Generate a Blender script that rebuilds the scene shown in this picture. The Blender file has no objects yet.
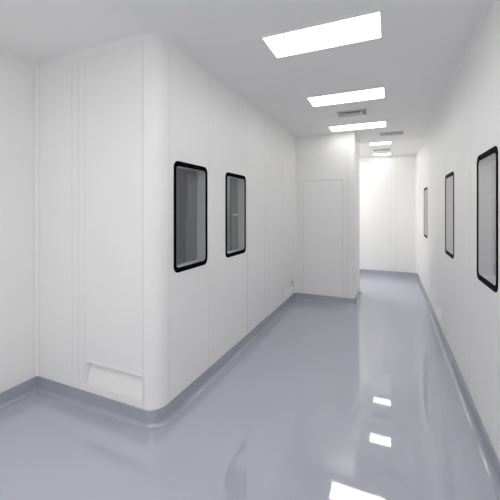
import bpy, bmesh, math, random
from mathutils import Vector

# ---------------------------------------------------------------- camera, world, exposure
sc = bpy.context.scene
C = sc.collection
F_PX = 322.0
YAW = math.atan(140 / F_PX)
cam_d = bpy.data.cameras.new('camera')
cam_d.sensor_width = 36.0
cam_d.lens = 36.0 * F_PX / 500.0
cam_d.shift_y = -41 / 500.0
cam_d.clip_start = 0.02
cam = bpy.data.objects.new('camera', cam_d)
cam.location = (0, 0, 1.5)
cam.rotation_euler = (math.pi / 2, 0, YAW)
C.objects.link(cam)
sc.camera = cam

G_FILL = 0.95         # world light, frontal fill through the added opening behind the camera
world = bpy.data.worlds.new('world')
sc.world = world
world.use_nodes = True
world.node_tree.nodes['Background'].inputs[0].default_value = (0.99, 1.0, 1.0, 1)
world.node_tree.nodes['Background'].inputs[1].default_value = G_FILL

sc.view_settings.view_transform = 'Standard'
sc.view_settings.look = 'None'
sc.view_settings.gamma = 1
sc.view_settings.use_curve_mapping = False
sc.view_settings.exposure = 0.0
sc.cycles.max_bounces = 16
sc.cycles.diffuse_bounces = 10
sc.cycles.transparent_max_bounces = 16

G_NEAR, G_MID, G_END, G_SIDE = 11.0, 5.0, 5.0, 11.6 # corridor ceiling panels: near the camera, middle, far end, side passage
ROOM_L = 17.0        # lamp of the room behind the left wall
ROOM_R = 9.0        # lamps of the room behind the right wall

CEIL = 2.7
XL0, XL1, XB, XR = -2.69, -1.45, -0.5, 0.55     # near-left wall, corridor left wall, block side, right wall
Y1, Y2, Y3, YF, YB = 1.75, 5.2, 6.1, 7.83, -2.5
XP = -1.9
T = 0.08


# ---------------------------------------------------------------- materials
def new_mat(name):
    m = bpy.data.materials.new(name)
    m.use_nodes = True
    return m, m.node_tree, m.node_tree.nodes['Principled BSDF']


def paint(name, col, rough=0.45, spec=0.5, var=0.015, scale=3.0, bump=0.0, ior=1.5):
    m, nt, b = new_mat(name)
    tc = nt.nodes.new('ShaderNodeTexCoord')
    n = nt.nodes.new('ShaderNodeTexNoise')
    n.inputs['Scale'].default_value = scale
    n.inputs['Detail'].default_value = 3
    nt.links.new(tc.outputs['Object'], n.inputs['Vector'])
    r = nt.nodes.new('ShaderNodeValToRGB')
    r.color_ramp.elements[0].position = 0.3
    r.color_ramp.elements[1].position = 0.7
    r.color_ramp.elements[0].color = tuple(max(0, c * (1 - var)) for c in col) + (1,)
    r.color_ramp.elements[1].color = tuple(min(1, c * (1 + var)) for c in col) + (1,)
    nt.links.new(n.outputs['Fac'], r.inputs['Fac'])
    nt.links.new(r.outputs['Color'], b.inputs['Base Color'])
    b.inputs['Roughness'].default_value = rough
    b.inputs['IOR'].default_value = ior
    b.inputs['Specular IOR Level'].default_value = spec
    if bump:
        bp = nt.nodes.new('ShaderNodeBump')
        bp.inputs['Strength'].default_value = bump
        bp.inputs['Distance'].default_value = 0.002
        n2 = nt.nodes.new('ShaderNodeTexNoise')
        n2.inputs['Scale'].default_value = 5.0
        nt.links.new(tc.outputs['Object'], n2.inputs['Vector'])
        nt.links.new(n2.outputs['Fac'], bp.inputs['Height'])
        nt.links.new(bp.outputs['Normal'], b.inputs['Normal'])
    return m


def emit(name, col, strength):
    m, nt, b = new_mat(name)
    b.inputs['Base Color'].default_value = (0.9, 0.9, 0.9, 1)
    b.inputs['Emission Color'].default_value = col + (1,)
    b.inputs['Emission Strength'].default_value = strength
    return m


def glass(name, tint, rough=0.01):
    m = bpy.data.materials.new(name)
    m.use_nodes = True
    nt = m.node_tree
    nt.nodes.clear()
    out = nt.nodes.new('ShaderNodeOutputMaterial')
    tr = nt.nodes.new('ShaderNodeBsdfTransparent')
    tr.inputs['Color'].default_value = tint + (1,)
    gl = nt.nodes.new('ShaderNodeBsdfGlossy')
    gl.inputs['Roughness'].default_value = rough
    gl.inputs['Color'].default_value = (1, 1, 1, 1)
    fr = nt.nodes.new('ShaderNodeFresnel')
    geo = nt.nodes.new('ShaderNodeNewGeometry')      # same reflection from either side of the pane
    mth = nt.nodes.new('ShaderNodeMath')
    mth.operation = 'MULTIPLY_ADD'
    mth.inputs[1].default_value = 1 / 1.16 - 1.16
    mth.inputs[2].default_value = 1.16
    nt.links.new(geo.outputs['Backfacing'], mth.inputs[0])
    nt.links.new(mth.outputs[0], fr.inputs['IOR'])
    mx = nt.nodes.new('ShaderNodeMixShader')
    nt.links.new(fr.outputs[0], mx.inputs[0])
    nt.links.new(tr.outputs[0], mx.inputs[1])
    nt.links.new(gl.outputs[0], mx.inputs[2])
    nt.links.new(mx.outputs[0], out.inputs['Surface'])
    return m


M = {
    'wall': paint('white_panel_coating', (0.885, 0.881, 0.868), 0.38, 0.4, 0.006),
    'seam': paint('panel_joint_sealant', (0.76, 0.76, 0.75), 0.6, 0.3),
    'ceiling': paint('ceiling_panel_coating', (0.88, 0.876, 0.865), 0.6, 0.3, 0.006),
    'floor': paint('epoxy_floor', (0.45, 0.462, 0.54), 0.03, 0.5, 0.01, 1.5, 0.0, 2.3),
    'skirt': paint('vinyl_skirting', (0.35, 0.362, 0.43), 0.10, 0.5, 0.01, 3.0, 0.0, 2.1),
    'trim': paint('white_aluminium_trim', (0.885, 0.881, 0.868), 0.35, 0.45, 0.005),
    'vent': paint('white_vent_enamel', (0.885, 0.881, 0.868), 0.4, 0.4, 0.005),
    'diffuser': paint('grey_vent_enamel', (0.72, 0.72, 0.72), 0.5, 0.4, 0.01),
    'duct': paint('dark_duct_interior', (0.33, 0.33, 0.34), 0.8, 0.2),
    'black': paint('black_glass_border', (0.004, 0.004, 0.005), 0.35, 0.1, 0.02, 3.0, 0.0, 1.06),
    'liner': paint('grey_window_liner', (0.60, 0.60, 0.60), 0.5, 0.4, 0.01),
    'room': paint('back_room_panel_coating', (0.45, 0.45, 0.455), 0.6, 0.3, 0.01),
    'stile': paint('dark_grey_stile', (0.36, 0.36, 0.36), 0.5, 0.3, 0.01),
    'metal': paint('brushed_handle', (0.75, 0.75, 0.75), 0.3, 0.6, 0.01),
    'glass': glass('grey_tinted_glass', (0.87, 0.873, 0.875)),
    'lamp_near': emit('lamp_near_diffuser', (1.0, 0.995, 0.98), G_NEAR),
    'lamp_mid': emit('lamp_mid_diffuser', (1.0, 0.995, 0.98), G_MID),
    'lamp_end': emit('lamp_end_diffuser', (1.0, 0.995, 0.98), G_END),
    'lamp_side': emit('lamp_side_diffuser', (1.0, 0.995, 0.98), G_SIDE),
    'lamp_left': emit('left_room_diffuser', (1.0, 1.0, 1.0), ROOM_L),
    'lamp_right': emit('right_room_diffuser', (1.0, 1.0, 1.0), ROOM_R),
}


# ---------------------------------------------------------------- helpers
def link_mesh(name, bm, mats, parent=None, smooth=False, loc=None):
    bmesh.ops.remove_doubles(bm, verts=bm.verts, dist=1e-6)
    bmesh.ops.recalc_face_normals(bm, faces=bm.faces)
    me = bpy.data.meshes.new(name)
    bm.to_mesh(me)
    bm.free()
    for m in (mats if isinstance(mats, (list, tuple)) else [mats]):
        me.materials.append(m)
    if smooth:
        for p in me.polygons:
            p.use_smooth = True
        me.set_sharp_from_angle(angle=math.radians(35))
    o = bpy.data.objects.new(name, me)
    C.objects.link(o)
    if parent:
        o.parent = parent
    if loc:
        o.location = loc
    return o


def tag(o, label, cat=None, group=None, kind=None):
    o['label'] = label
    if cat:
        o['category'] = cat
    if group:
        o['group'] = group
    if kind:
        o['kind'] = kind
    return o


def empty(name, loc, rz=0.0):
    o = bpy.data.objects.new(name, None)
    o.empty_display_size = 0.1
    o.location = loc
    o.rotation_euler = (0, 0, rz)
    C.objects.link(o)
    return o


def box(bm, x0, x1, y0, y1, z0, z1, mi=0):
    v = [bm.verts.new(p) for p in ((x0, y0, z0), (x1, y0, z0), (x1, y1, z0), (x0, y1, z0),
                                   (x0, y0, z1), (x1, y0, z1), (x1, y1, z1), (x0, y1, z1))]
    for f in ((0, 3, 2, 1), (4, 5, 6, 7), (0, 1, 5, 4), (1, 2, 6, 5), (2, 3, 7, 6), (3, 0, 4, 7)):
        fc = bm.faces.new([v[i] for i in f])
        fc.material_index = mi


def prism(bm, pts, z0, z1, mi=0):
    a = [bm.verts.new((x, y, z0)) for x, y in pts]
    b = [bm.verts.new((x, y, z1)) for x, y in pts]
    n = len(pts)
    for i in range(n):
        bm.faces.new((a[i], a[(i + 1) % n], b[(i + 1) % n], b[i])).material_index = mi
    bm.faces.new(a[::-1]).material_index = mi
    bm.faces.new(b).material_index = mi


GROOVE = 0.002
SW = 0.007


def wall(name, to_world, u0, u1, seams=(), holes=(), hseams=(), z0=0.0, z1=CEIL, t=T, mats=None, label=None):
    """Panel wall. to_world(u, depth, z); the room face is at depth 0.
    holes = (u0,u1,z0,z1); hseams = (ua,ub,z) short horizontal joints; seams = u or (u, za, zb)."""
    sv = []
    for s in seams:
        if isinstance(s, tuple):
            sv.append((s[0] - SW / 2, s[0] + SW / 2, s[1], s[2]))
        else:
            sv.append((s - SW / 2, s + SW / 2, z0, z1))
    for ua, ub, z in hseams:
        sv.append((ua, ub, z - SW / 2, z + SW / 2))
    us = sorted({round(x, 5) for x in [u0, u1] + [q for h in holes for q in h[:2]] + [q for h in sv for q in h[:2]] if u0 <= x <= u1})
    zs = sorted({round(x, 5) for x in [z0, z1] + [q for h in holes for q in h[2:]] + [q for h in sv for q in h[2:]] if z0 <= x <= z1})
    nu, nz = len(us) - 1, len(zs) - 1

    def inside(h, u, z):
        return h[0] < u < h[1] and h[2] < z < h[3]
    dep = [[0.0] * nz for _ in range(nu)]
    for i in range(nu):
        for j in range(nz):
            uc, zc = (us[i] + us[i + 1]) / 2, (zs[j] + zs[j + 1]) / 2
            if any(inside(h, uc, zc) for h in sv):
                dep[i][j] = GROOVE
            if any(inside(h, uc, zc) for h in holes):
                dep[i][j] = None
    bm = bmesh.new()

    def quad(ps, mi=0):
        bm.faces.new([bm.verts.new(to_world(*p)) for p in ps]).material_index = mi
    for i in range(nu):
        for j in range(nz):
            d = dep[i][j]
            a, b, c, e = us[i], us[i + 1], zs[j], zs[j + 1]
            if d is not None:
                quad(((a, d, c), (b, d, c), (b, d, e), (a, d, e)), 1 if d > 0 else 0)
                quad(((a, t, c), (b, t, c), (b, t, e), (a, t, e)))
            for (ii, jj, p, q) in ((i + 1, j, (b, c), (b, e)), (i, j + 1, (a, e), (b, e)),
                                   (i - 1, j, (a, c), (a, e)), (i, j - 1, (a, c), (b, c))):
                out = not (0 <= ii < nu and 0 <= jj < nz)
                if out:
                    if d is not None:
                        quad(((p[0], d, p[1]), (q[0], d, q[1]), (q[0], t, q[1]), (p[0], t, p[1])))
                elif (ii, jj) > (i, j):
                    d2 = dep[ii][jj]
                    x, y = (t if d is None else d), (t if d2 is None else d2)
                    if abs(x - y) > 1e-6:
                        quad(((p[0], x, p[1]), (q[0], x, q[1]), (q[0], y, q[1]), (p[0], y, p[1])))
    o = link_mesh(name, bm, mats or [M['wall'], M['seam']])
    o['kind'] = 'structure'
    if label:
        o['label'] = label
    return o


# frames of the walls: (u, depth, z) -> world
def fx_left(X):      # face looks +X
    return lambda u, d, z: (X - d, u, z)


def fx_right(X):     # face looks -X
    return lambda u, d, z: (X + d, u, z)


def fy_front(Y):     # face looks -Y
    return lambda u, d, z: (u, Y + d, z)


def fy_back(Y):      # face looks +Y
    return lambda u, d, z: (u, Y - d, z)


# ---------------------------------------------------------------- plan of the corridor
CORNERS = [((XL0, YB), 0.045), ((XL0, Y1), 0.045), ((XL1, Y1), 0.11), ((XL1, Y2), 0.045), ((XB, Y2), 0.012),
           ((XB, Y3), 0.012), ((XP, Y3), 0.045), ((XP, YF), 0.045), ((XR, YF), 0.045), ((XR, YB), 0.045)]


def fillet_path():
    n = len(CORNERS)
    pts, ranges = [], []
    for k in range(n):
        P = Vector(CORNERS[k][0])
        r = CORNERS[k][1]
        a = (Vector(CORNERS[k - 1][0]) - P).normalized()
        b = (Vector(CORNERS[(k + 1) % n][0]) - P).normalized()
        cen = P + (a + b) * r
        st = len(pts)
        prev, nxt = -a, b
        if prev.x * nxt.y - prev.y * nxt.x < 0:      # inner corner: skirting and cove are mitred
            pts.append(P)
            ranges.append((st, st))
            continue
        N = 6
        for i in range(N + 1):
            w = math.pi / 2 * i / N
            pts.append(cen - b * r * math.cos(w) - a * r * math.sin(w))
        ranges.append((st, st + N))
    return pts, ranges


PATH, RNG = fillet_path()


def mitre(k):
    n = len(PATH)
    p0, p1, p2 = PATH[k - 1], PATH[k], PATH[(k + 1) % n]
    d1, d2 = (p1 - p0).normalized(), (p2 - p1).normalized()
    n1, n2 = Vector((d1.y, -d1.x)), Vector((d2.y, -d2.x))
    m = n1 + n2
    return m / max(0.3, m.dot(n1))


def sweep(name, k0, k1, profile, mat, label):
    """profile: closed list of (d, z); d = distance from the wall face into the room."""
    n = len(PATH)
    idx = [k % n for k in range(k0, k1 + 1)]
    bm = bmesh.new()
    rings = []
    for k in idx:
        m = mitre(k)
        rings.append([bm.verts.new((PATH[k].x + m.x * d, PATH[k].y + m.y * d, z)) for d, z in profile])
    q = len(profile)
    for a, b in zip(rings, rings[1:]):
        for i in range(q):
            bm.faces.new((a[i], a[(i + 1) % q], b[(i + 1) % q], b[i]))
    bm.faces.new(rings[0])
    bm.faces.new(rings[-1][::-1])
    o = link_mesh(name, bm, mat, smooth=True)
    tag(o, label, kind='structure')
    return o


# ---------------------------------------------------------------- floor, ceiling
bm = bmesh.new()
box(bm, -4.2, 3.0, -2.7, 12.2, -0.1, 0.0)
tag(link_mesh('floor', bm, M['floor']), 'glossy blue grey epoxy corridor floor', kind='structure')
bm = bmesh.new()
box(bm, -4.2, 3.0, -2.7, 12.2, CEIL, CEIL + 0.1)
tag(link_mesh('ceiling', bm, M['ceiling']), 'smooth pale grey corridor ceiling', kind='structure')

# window and vent openings
WZ0, WZ1 = 1.026, 1.858
WIN_L = [(1.935, 2.405), (2.742, 3.215)]
WIN_R = [(2.185, 2.65), (3.525, 4.035), (5.86, 6.43)]
INS = 0.022
VENT_Z = (0.17, 0.338)


def whole(ws):
    return [(a + INS, b - INS, WZ0 + INS, WZ1 - INS) for a, b in ws]


def vhole(a, b):
    return (a, b, VENT_Z[0], VENT_Z[1])


wall('wall_left_near', fx_left(XL0), YB - T, Y1, seams=(-1.2, 0.2, 1.724),
     label='white panel wall at the left edge running past the camera')
wall('wall_left_return', fy_front(Y1), XL0 - T, XL1 - 0.115, seams=(-2.664, -2.275, -2.20, -2.133, -1.5695), holes=[vhole(-2.111, -1.574)],
     label='white panel wall facing the camera with a return vent near the floor')
wall('wall_left', fx_left(XL1), Y1 + 0.115, Y2, seams=(1.885, 2.43, 3.27, 3.80, 3.92, 4.60, 5.155),
     holes=whole(WIN_L) + [vhole(4.66, 5.145)],
     label='long white left corridor wall with two windows')
DX0, DX1, DZ = -1.345, -0.645, 1.988
wall('wall_left_block', fy_front(Y2), XL1 - T, XB - T, seams=(-1.40, -0.625, -0.59, -0.555), holes=[(DX0, DX1, 0.0, DZ)],
     label='white wall of the projecting block that carries the flush door')
wall('wall_left_block_side', fx_left(XB), Y2 + T, Y3 - T, seams=(5.32, 5.98),
     label='narrow side face of the projecting block at the right of the flush door')
wall('wall_passage_front', fy_back(Y3), XP, XB - T, label='hidden rear face of the projecting block')
wall('wall_passage_left', fx_left(XP), Y3, YF, label='end wall of the side passage behind the projecting block')
wall('wall_back', fy_front(YF), XP - T, XR + T, seams=(-1.2, 0.02, 0.13),
     label='bright white end wall of the corridor')
wall('wall_right', fx_right(XR), YB - T, YF, seams=(-1.2, 0.0, 1.2, 2.86, 4.15, 5.6),
     holes=whole(WIN_R) + [vhole(4.30, 4.78), vhole(7.28, 7.74)],
     label='long white right corridor wall with three windows')
wall('wall_front', fy_back(YB), XL0, XR, seams=(-2.6,), holes=[(-2.5, 0.4, 0.1, 2.55)], label='white wall behind the camera')  # large hole added so the world light can fill the corridor

# corner posts (rounded outer corners) and coved inner corners
n_trim = 1


def outer_corner(P, sx, sy, r, label):
    """block interior lies towards (sx, sy) from the corner P"""
    global n_trim
    pts = []
    for i in range(9):
        w = math.pi / 2 * i / 8
        pts.append((P[0] + sx * (r - r * math.sin(w)), P[1] + sy * (r - r * math.cos(w))))
    # starts on the face y=P.y at x = P.x + sx*r, ends on the face x=P.x
    L = max(T, r + 0.005)
    pts += [(P[0], P[1] + sy * L), (P[0] + sx * L, P[1] + sy * L), (P[0] + sx * L, P[1])]
    bm = bmesh.new()
    prism(bm, pts, 0, CEIL)
    tag(link_mesh('trim_%d' % n_trim, bm, M['trim'], smooth=True), label, kind='structure')
    n_trim += 1


outer_corner((XL1, Y1), -1, 1, 0.11, 'rounded white outer corner post nearest the camera')
outer_corner((XB, Y2), -1, 1, 0.012, 'white outer corner post at the right of the flush door')
outer_corner((XB, Y3), -1, -1, 0.012, 'rear outer corner post of the projecting block')


def inner_cove(k, label, rr=0.025):
    global n_trim
    P = Vector(CORNERS[k][0])
    a = (Vector(CORNERS[k - 1][0]) - P).normalized()
    b = (Vector(CORNERS[(k + 1) % 10][0]) - P).normalized()
    cen = P + (a + b) * rr
    pts = [(P.x, P.y)]
    for i in range(7):
        w_ = math.pi / 2 * i / 6
        q = cen - b * rr * math.cos(w_) - a * rr * math.sin(w_)
        pts.append((q.x, q.y))
    bm = bmesh.new()
    prism(bm, pts, 0.112, CEIL)
    tag(link_mesh('trim_%d' % n_trim, bm, M['trim'], smooth=True), label, kind='structure')
    n_trim += 1


for k, lb in ((0, 'rear left'), (1, 'near left'), (3, 'beside the flush door'), (6, 'front of the side passage'),
              (7, 'rear of the side passage'), (8, 'far right'), (9, 'rear right')):
    inner_cove(k, 'coved white inner corner strip, ' + lb, {3: 0.045, 8: 0.06}.get(k, 0.025))

# ceiling cove and skirting
r = 0.03
cove = [(-0.0, CEIL), (0.0, CEIL - r)] + [(r - r * math.cos(math.pi / 2 * i / 8), CEIL - r + r * math.sin(math.pi / 2 * i / 8)) for i in range(1, 8)] + [(r, CEIL)]
base = [(0.0, 0.0), (0.0, 0.113), (0.003, 0.116), (0.006, 0.113), (0.007, 0.040)]
base += [(0.040 - 0.033 * math.cos(math.pi / 2 * i / 9), 0.036 - 0.033 * math.sin(math.pi / 2 * i / 9)) for i in range(1, 9)]
base += [(0.040, 0.002), (0.044, 0.0)]
SEG = [(0, 'left_near', 'left near wall'), (1, 'left_return', 'wall with the near return vent'), (2, 'left', 'left corridor wall'),
       (3, 'left_block', 'wall with the flush door'), (4, 'left_block_side', 'side of the projecting block'),
       (5, 'passage_front', 'rear of the projecting block'), (6, 'passage_left', 'end of the side passage'),
       (7, 'back', 'bright end wall'), (8, 'right', 'right corridor wall'), (9, 'front', 'wall behind the camera')]
nP = len(PATH)
for k, nm, lb in SEG:
    k0 = (RNG[k][0] + RNG[k][1]) // 2
    k1 = (RNG[(k + 1) % 10][0] + RNG[(k + 1) % 10][1]) // 2
    if k1 < k0:
        k1 += nP
    sweep('baseboard_' + nm, k0, k1, base, M['skirt'], 'coved blue grey skirting along the ' + lb)
    sweep('trim_%d' % n_trim, k0, k1, cove, M['ceiling'], 'white ceiling cove along the ' + lb)
    n_trim += 1

# rooms seen through the windows
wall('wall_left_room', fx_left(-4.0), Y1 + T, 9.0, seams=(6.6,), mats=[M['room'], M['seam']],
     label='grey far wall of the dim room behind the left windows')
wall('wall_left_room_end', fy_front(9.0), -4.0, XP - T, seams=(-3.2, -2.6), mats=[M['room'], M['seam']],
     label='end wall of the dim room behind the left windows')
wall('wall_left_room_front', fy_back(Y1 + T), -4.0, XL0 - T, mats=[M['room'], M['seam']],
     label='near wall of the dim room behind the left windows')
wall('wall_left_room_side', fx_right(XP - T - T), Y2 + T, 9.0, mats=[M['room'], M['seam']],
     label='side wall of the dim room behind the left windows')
wall('wall_right_room', fx_right(2.6), YB - T, 12.0, seams=(1, 3, 5, 7, 9, 11), mats=[M['wall'], M['seam']],
     label='far wall of the room behind the right windows')
wall('wall_right_room_end', fy_front(12.0), XR + T, 2.6 + T, seams=(1.3, 2.0), mats=[M['wall'], M['seam']],
     label='end wall of the room behind the right windows')
wall('wall_right_room_front', fy_back(YB), XR + T, 2.6, mats=[M['wall'], M['seam']],
     label='near wall of the room behind the right windows')
wall('wall_right_room_side', fx_left(XR + T + T), YF, 12.0, mats=[M['wall'], M['seam']],
     label='side wall of the room behind the right windows')


# ---------------------------------------------------------------- doors
d1 = empty('door_1', ((DX0 + DX1) / 2, Y2, 0))
tag(d1, 'flush white door in the projecting block at the end of the left wall', kind='structure')
w = (DX1 - DX0) / 2
bm = bmesh.new()
box(bm, -w + 0.033, w - 0.033, 0.003, 0.046, 0.01, DZ - 0.028)
bmesh.ops.bevel(bm, geom=bm.edges[:], offset=0.002, segments=1, affect='EDGES')
link_mesh('door_leaf', bm, M['wall'], d1)
bm = bmesh.new()
box(bm, -w, -w + 0.03, 0.001, T, 0.0, DZ)
box(bm, w - 0.03, w, 0.001, T, 0.0, DZ)
box(bm, -w + 0.03, w - 0.03, 0.001, T, DZ - 0.025, DZ)
link_mesh('door_frame', bm, M['trim'], d1)
bm = bmesh.new()
box(bm, -w + 0.03, w - 0.03, 0.05, T, 0.0, DZ - 0.025)
link_mesh('door_stop', bm, M['seam'], d1)


# ---------------------------------------------------------------- windows
def rrect(hw, z0, z1, r, n=8):
    pts = []
    for (cx, cz, a0) in ((hw - r, z1 - r, 0), (-hw + r, z1 - r, 90), (-hw + r, z0 + r, 180), (hw - r, z0 + r, 270)):
        for i in range(n + 1):
            a = math.radians(a0 + 90 * i / n)
            pts.append((cx + r * math.cos(a), cz + r * math.sin(a)))
    return pts


def ring(bm, outer, inner, y0, y1):
    n = len(outer)
    V = [[bm.verts.new((p[0], y, p[1])) for p in L] for y in (y0, y1) for L in (outer, inner)]
    o0, i0, o1, i1 = V
    for k in range(n):
        j = (k + 1) % n
        bm.faces.new((o0[k], o0[j], i0[j], i0[k]))
        bm.faces.new((o1[k], o1[j], i1[j], i1[k]))
        bm.faces.new((o0[k], o0[j], o1[j], o1[k]))
        bm.faces.new((i0[k], i0[j], i1[j], i1[k]))


def plate(bm, pts, y0, y1):
    a = [bm.verts.new((x, y0, z)) for x, z in pts]
    b = [bm.verts.new((x, y1, z)) for x, z in pts]
    n = len(pts)
    bm.faces.new(a)
    bm.faces.new(b)
    for i in range(n):
        bm.faces.new((a[i], a[(i + 1) % n], b[(i + 1) % n], b[i]))


def window(idx, X, ya, yb, side, label):
    """local frame: x along the wall, +y into the wall, z up"""
    hw = (yb - ya) / 2
    e = empty('window_%d' % idx, (X, (ya + yb) / 2, WZ0), math.pi / 2 if side < 0 else -math.pi / 2)
    tag(e, label, kind='structure')
    H = WZ1 - WZ0
    B, BS = 0.036, 0.028      # border width top/bottom and at the sides
    outer = rrect(hw, 0, H, 0.052)
    inner = rrect(hw - BS, B, H - B, 0.030)
    bm = bmesh.new()
    ring(bm, outer, inner, -0.004, 0.004 - 0.004)
    link_mesh('window_frame', bm, M['black'], e)
    pin = rrect(hw - BS + 0.001, B - 0.001, H - B + 0.001, 0.030)
    bm = bmesh.new()
    a = [bm.verts.new((x, -0.001, z)) for x, z in pin]
    bm.faces.new(a)
    link_mesh('glass_pane', bm, M['glass'], e)
    # grey liner between the two panes
    lo = rrect(hw - INS, INS, H - INS, 0.004)
    li = rrect(hw - INS - 0.005, INS + 0.005, H - INS - 0.005, 0.004)
    bm = bmesh.new()
    ring(bm, lo, li, 0.001, T - 0.001)
    link_mesh('window_liner', bm, M['liner'], e)
    bm = bmesh.new()
    ring(bm, outer, inner, T, T + 0.004)
    link_mesh('rear_frame', bm, M['liner'], e)
    bm = bmesh.new()
    a = [bm.verts.new((x, T + 0.001, z)) for x, z in pin]
    bm.faces.new(a)
    link_mesh('rear_pane', bm, M['glass'], e)
    if side < 0:         # dark upright stile behind the glass at the far end of the left windows
        bm = bmesh.new()
        box(bm, hw - BS - 0.135, hw - INS - 0.002, T + 0.006, T + 0.03, INS, H - INS)
        st = link_mesh('rear_stile', bm, M['stile'], e)
        if idx == 2:
            bm = bmesh.new()
            box(bm, hw - BS - 0.13, hw - BS - 0.01, T - 0.006, T - 0.001, 0.405, 0.418)
            link_mesh('latch', bm, M['metal'], e)
    return e


for i, ((a, b), lb) in enumerate(zip(WIN_L, ('black bordered window in the left wall, nearest the camera',
                                             'black bordered window in the left wall, second from the camera'))):
    window(i + 1, XL1, a, b, -1, lb)
for i, ((a, b), lb) in enumerate(zip(WIN_R, ('black bordered window in the right wall, nearest the camera',
                                             'black bordered window in the right wall, middle of three',
                                             'black bordered window in the right wall, nearest the bright end wall'))):
    window(i + 3, XR, a, b, 1, lb)


fw = empty('window_6', (-1.05, YB, 0.1))  # unseen framed opening, added to bring frontal fill light in
tag(fw, 'large added opening in the wall behind the camera that lets in fill light', kind='structure')
bm = bmesh.new()
for x in (-1.45, -0.50, 0.45, 1.40):
    box(bm, x, x + 0.05, -0.06, -0.01, 0.0, 2.45)
for z in (0.0, 2.40):
    for x in (-1.40, -0.45, 0.50):
        box(bm, x, x + 0.90, -0.06, -0.01, z, z + 0.05)
link_mesh('window_frame', bm, M['trim'], fw)  # frame of the added fill opening


# ---------------------------------------------------------------- return-air vents (scooped recess near the floor)
def return_vent(loc, rz, width, label):
    hw = width / 2 - 0.0005
    z0, z1 = VENT_Z[0] + 0.0005, VENT_Z[1] - 0.0005
    e = empty('return_air_vent', (loc[0], loc[1], z0), rz)
    tag(e, label, 'vent', 'return air vents near the floor')
    h = z1 - z0
    D = 0.070
    prof = [(0.0, 0.0)]
    for i in range(1, 13):
        w_ = math.pi / 2 * i / 12 * 0.98
        prof.append((D * (1 - math.cos(w_)) ** 0.6, h * math.sin(w_) ** 1.0))
    prof.append((D, h - 0.001))
    bm = bmesh.new()     # curved back
    fr = [[bm.verts.new((x, y, z)) for y, z in prof] for x in (-hw, hw)]
    bk = [[bm.verts.new((x, T - 0.002, z)) for y, z in prof] for x in (-hw, hw)]
    n = len(prof)
    for i in range(n - 1):
        bm.faces.new((fr[0][i], fr[1][i], fr[1][i + 1], fr[0][i + 1]))
        bm.faces.new((bk[0][i], bk[1][i], bk[1][i + 1], bk[0][i + 1]))
        for s in (0, 1):
            bm.faces.new((fr[s][i], fr[s][i + 1], bk[s][i + 1], bk[s][i]))
    bm.faces.new((fr[0][0], fr[1][0], bk[1][0], bk[0][0]))
    bm.faces.new((fr[0][-1], fr[1][-1], bk[1][-1], bk[0][-1]))
    link_mesh('scoop', bm, M['vent'], e, smooth=True)
    bm = bmesh.new()     # thin flange round the mouth
    f = 0.006
    out = [(-hw - f, -f), (hw + f, -f), (hw + f, h + f), (-hw - f, h + f)]
    inn = [(-hw, 0.0), (hw, 0.0), (hw, h), (-hw, h)]
    ring(bm, out, inn, -0.0015, 0.0)
    link_mesh('flange', bm, M['vent'], e)
    return e


return_vent(((-2.111 - 1.574) / 2, Y1), 0, 0.537, 'white recessed return air vent low on the wall facing the camera')
return_vent((XL1, (4.66 + 5.145) / 2), math.pi / 2, 0.485, 'small recessed vent low on the left wall beside the flush door corner')
return_vent((XR, 4.54), -math.pi / 2, 0.48, 'recessed vent low on the right wall below the middle window')
return_vent((XR, 7.51), -math.pi / 2, 0.46, 'recessed vent low on the right wall at the bright end wall corner')


# ---------------------------------------------------------------- ceiling lamps
def ceiling_light(x, y, w_, l_, mat, label, group=None):
    e = empty('ceiling_light', (x, y, CEIL))
    tag(e, label, 'ceiling light', group)
    hx, hy = w_ / 2, l_ / 2
    bm = bmesh.new()
    f = 0.012
    for a in ((-hx, hx, -hy, -hy + f), (-hx, hx, hy - f, hy), (-hx, -hx + f, -hy + f, hy - f), (hx - f, hx, -hy + f, hy - f)):
        box(bm, a[0], a[1], a[2], a[3], -0.012, 0.0)
    link_mesh('lamp_frame', bm, M['trim'], e)
    bm = bmesh.new()
    box(bm, -hx + f, hx - f, -hy + f, hy - f, -0.010, -0.002)
    link_mesh('lamp_diffuser', bm, mat, e)
    return e


GL = 'white ceiling light panels over the corridor'
for (x, y, w_, l_, lb) in ((-0.435, -1.73, 0.78, 0.34, 'bright ceiling light panel above and behind the camera, farther one'),
                           (-0.435, -0.40, 0.78, 0.34, 'bright ceiling light panel above and just behind the camera'),
                           (-0.435, 0.92, 0.78, 0.34, 'bright ceiling light panel above the camera'),
                           (-0.435, 2.25, 0.78, 0.34, 'wide bright ceiling light panel nearest the camera in view, at the top'),
                           (-0.435, 3.57, 0.78, 0.34, 'wide bright ceiling light panel just before the near square air vent'),
                           (-0.435, 4.89, 0.78, 0.34, 'wide bright ceiling light panel right in front of the flush door block'),
                           (-0.16, 6.30, 0.37, 0.27, 'small bright ceiling light panel beyond the projecting block'),
                           (-0.16, 7.58, 0.37, 0.24, 'small bright ceiling light panel against the bright end wall'),
                           (-1.3, 6.95, 0.5, 1.2, 'bright ceiling light panel hidden in the side passage behind the block'),
                           (-1.9, 0.1, 0.78, 0.34, 'bright ceiling light panel above the space left of the camera')):
    ceiling_light(x, y, w_, l_, M['lamp_near' if y < 1.5 else 'lamp_mid' if y < 5.5 else 'lamp_side' if x < -1 else 'lamp_end'], lb, GL)
for (x, y, lb) in ((-2.9, 3.6, 'dim ceiling light in the room behind the left windows, nearer one'),
                   (-3.0, 7.4, 'dim ceiling light in the room behind the left windows, farther one')):
    ceiling_light(x, y, 0.8, 0.34, M['lamp_left'], lb, 'ceiling lights in the left room')
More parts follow.
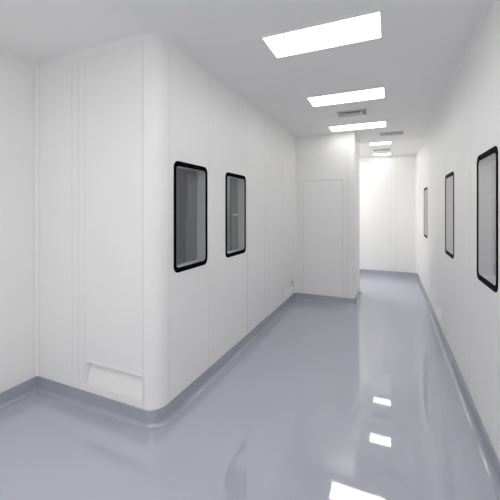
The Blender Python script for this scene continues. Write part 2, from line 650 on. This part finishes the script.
for (x, y, lb) in ((1.6, 0.5, 'ceiling light in the room behind the right windows, nearest one'),
                   (1.6, 4.5, 'ceiling light in the room behind the right windows, middle one'),
                   (1.6, 9.0, 'ceiling light in the room behind the right windows, farthest one')):
    ceiling_light(x, y, 0.8, 0.6, M['lamp_right'], lb, 'ceiling lights in the right room')


# ---------------------------------------------------------------- supply diffusers
def ceiling_vent(x, y, w_, l_, label):
    e = empty('ceiling_vent', (x, y, CEIL))
    tag(e, label, 'vent', 'supply air vents in the ceiling')
    hx, hy = w_ / 2, l_ / 2

    def rect_ring(bm, ax, ay, bx, by, za, zb, th=0.002):
        """sloped four-sided louvre from half-size (ax,ay) at za to (bx,by) at zb"""
        sg = ((-1, -1), (1, -1), (1, 1), (-1, 1))
        o = [bm.verts.new((sx * ax, sy * ay, za)) for sx, sy in sg]
        i = [bm.verts.new((sx * bx, sy * by, zb)) for sx, sy in sg]
        o2 = [bm.verts.new((sx * ax, sy * ay, za + th)) for sx, sy in sg]
        i2 = [bm.verts.new((sx * bx, sy * by, zb + th)) for sx, sy in sg]
        for k in range(4):
            j = (k + 1) % 4
            bm.faces.new((o[k], o[j], i[j], i[k]))
            bm.faces.new((o2[k], o2[j], i2[j], i2[k]))
            bm.faces.new((o[k], o[j], o2[j], o2[k]))
            bm.faces.new((i[k], i[j], i2[j], i2[k]))
    bm = bmesh.new()
    rect_ring(bm, hx, hy, hx - 0.022, hy - 0.022, -0.003, -0.012)
    link_mesh('vent_frame', bm, M['diffuser'], e)
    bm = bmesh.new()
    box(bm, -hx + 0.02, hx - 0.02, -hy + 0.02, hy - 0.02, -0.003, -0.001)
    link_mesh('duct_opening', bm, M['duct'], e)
    for k in range(3):
        s = 0.036 + 0.032 * k
        if hy - s - 0.02 < 0.005:
            break
        bm = bmesh.new()
        rect_ring(bm, hx - s, hy - s, hx - s - 0.020, max(hy - s - 0.020, 0.003), -0.014, -0.004)
        link_mesh('louvre', bm, M['diffuser'], e)
    return e


ceiling_vent(-0.43, 4.19, 0.36, 0.26, 'louvred square ceiling vent between the two wide ceiling lights')
ceiling_vent(0.025, 5.58, 0.36, 0.26, 'grey ceiling vent over the passage beside the projecting block')
ceiling_vent(-0.15, 7.05, 0.34, 0.24, 'grey ceiling vent between the two small far ceiling lights')
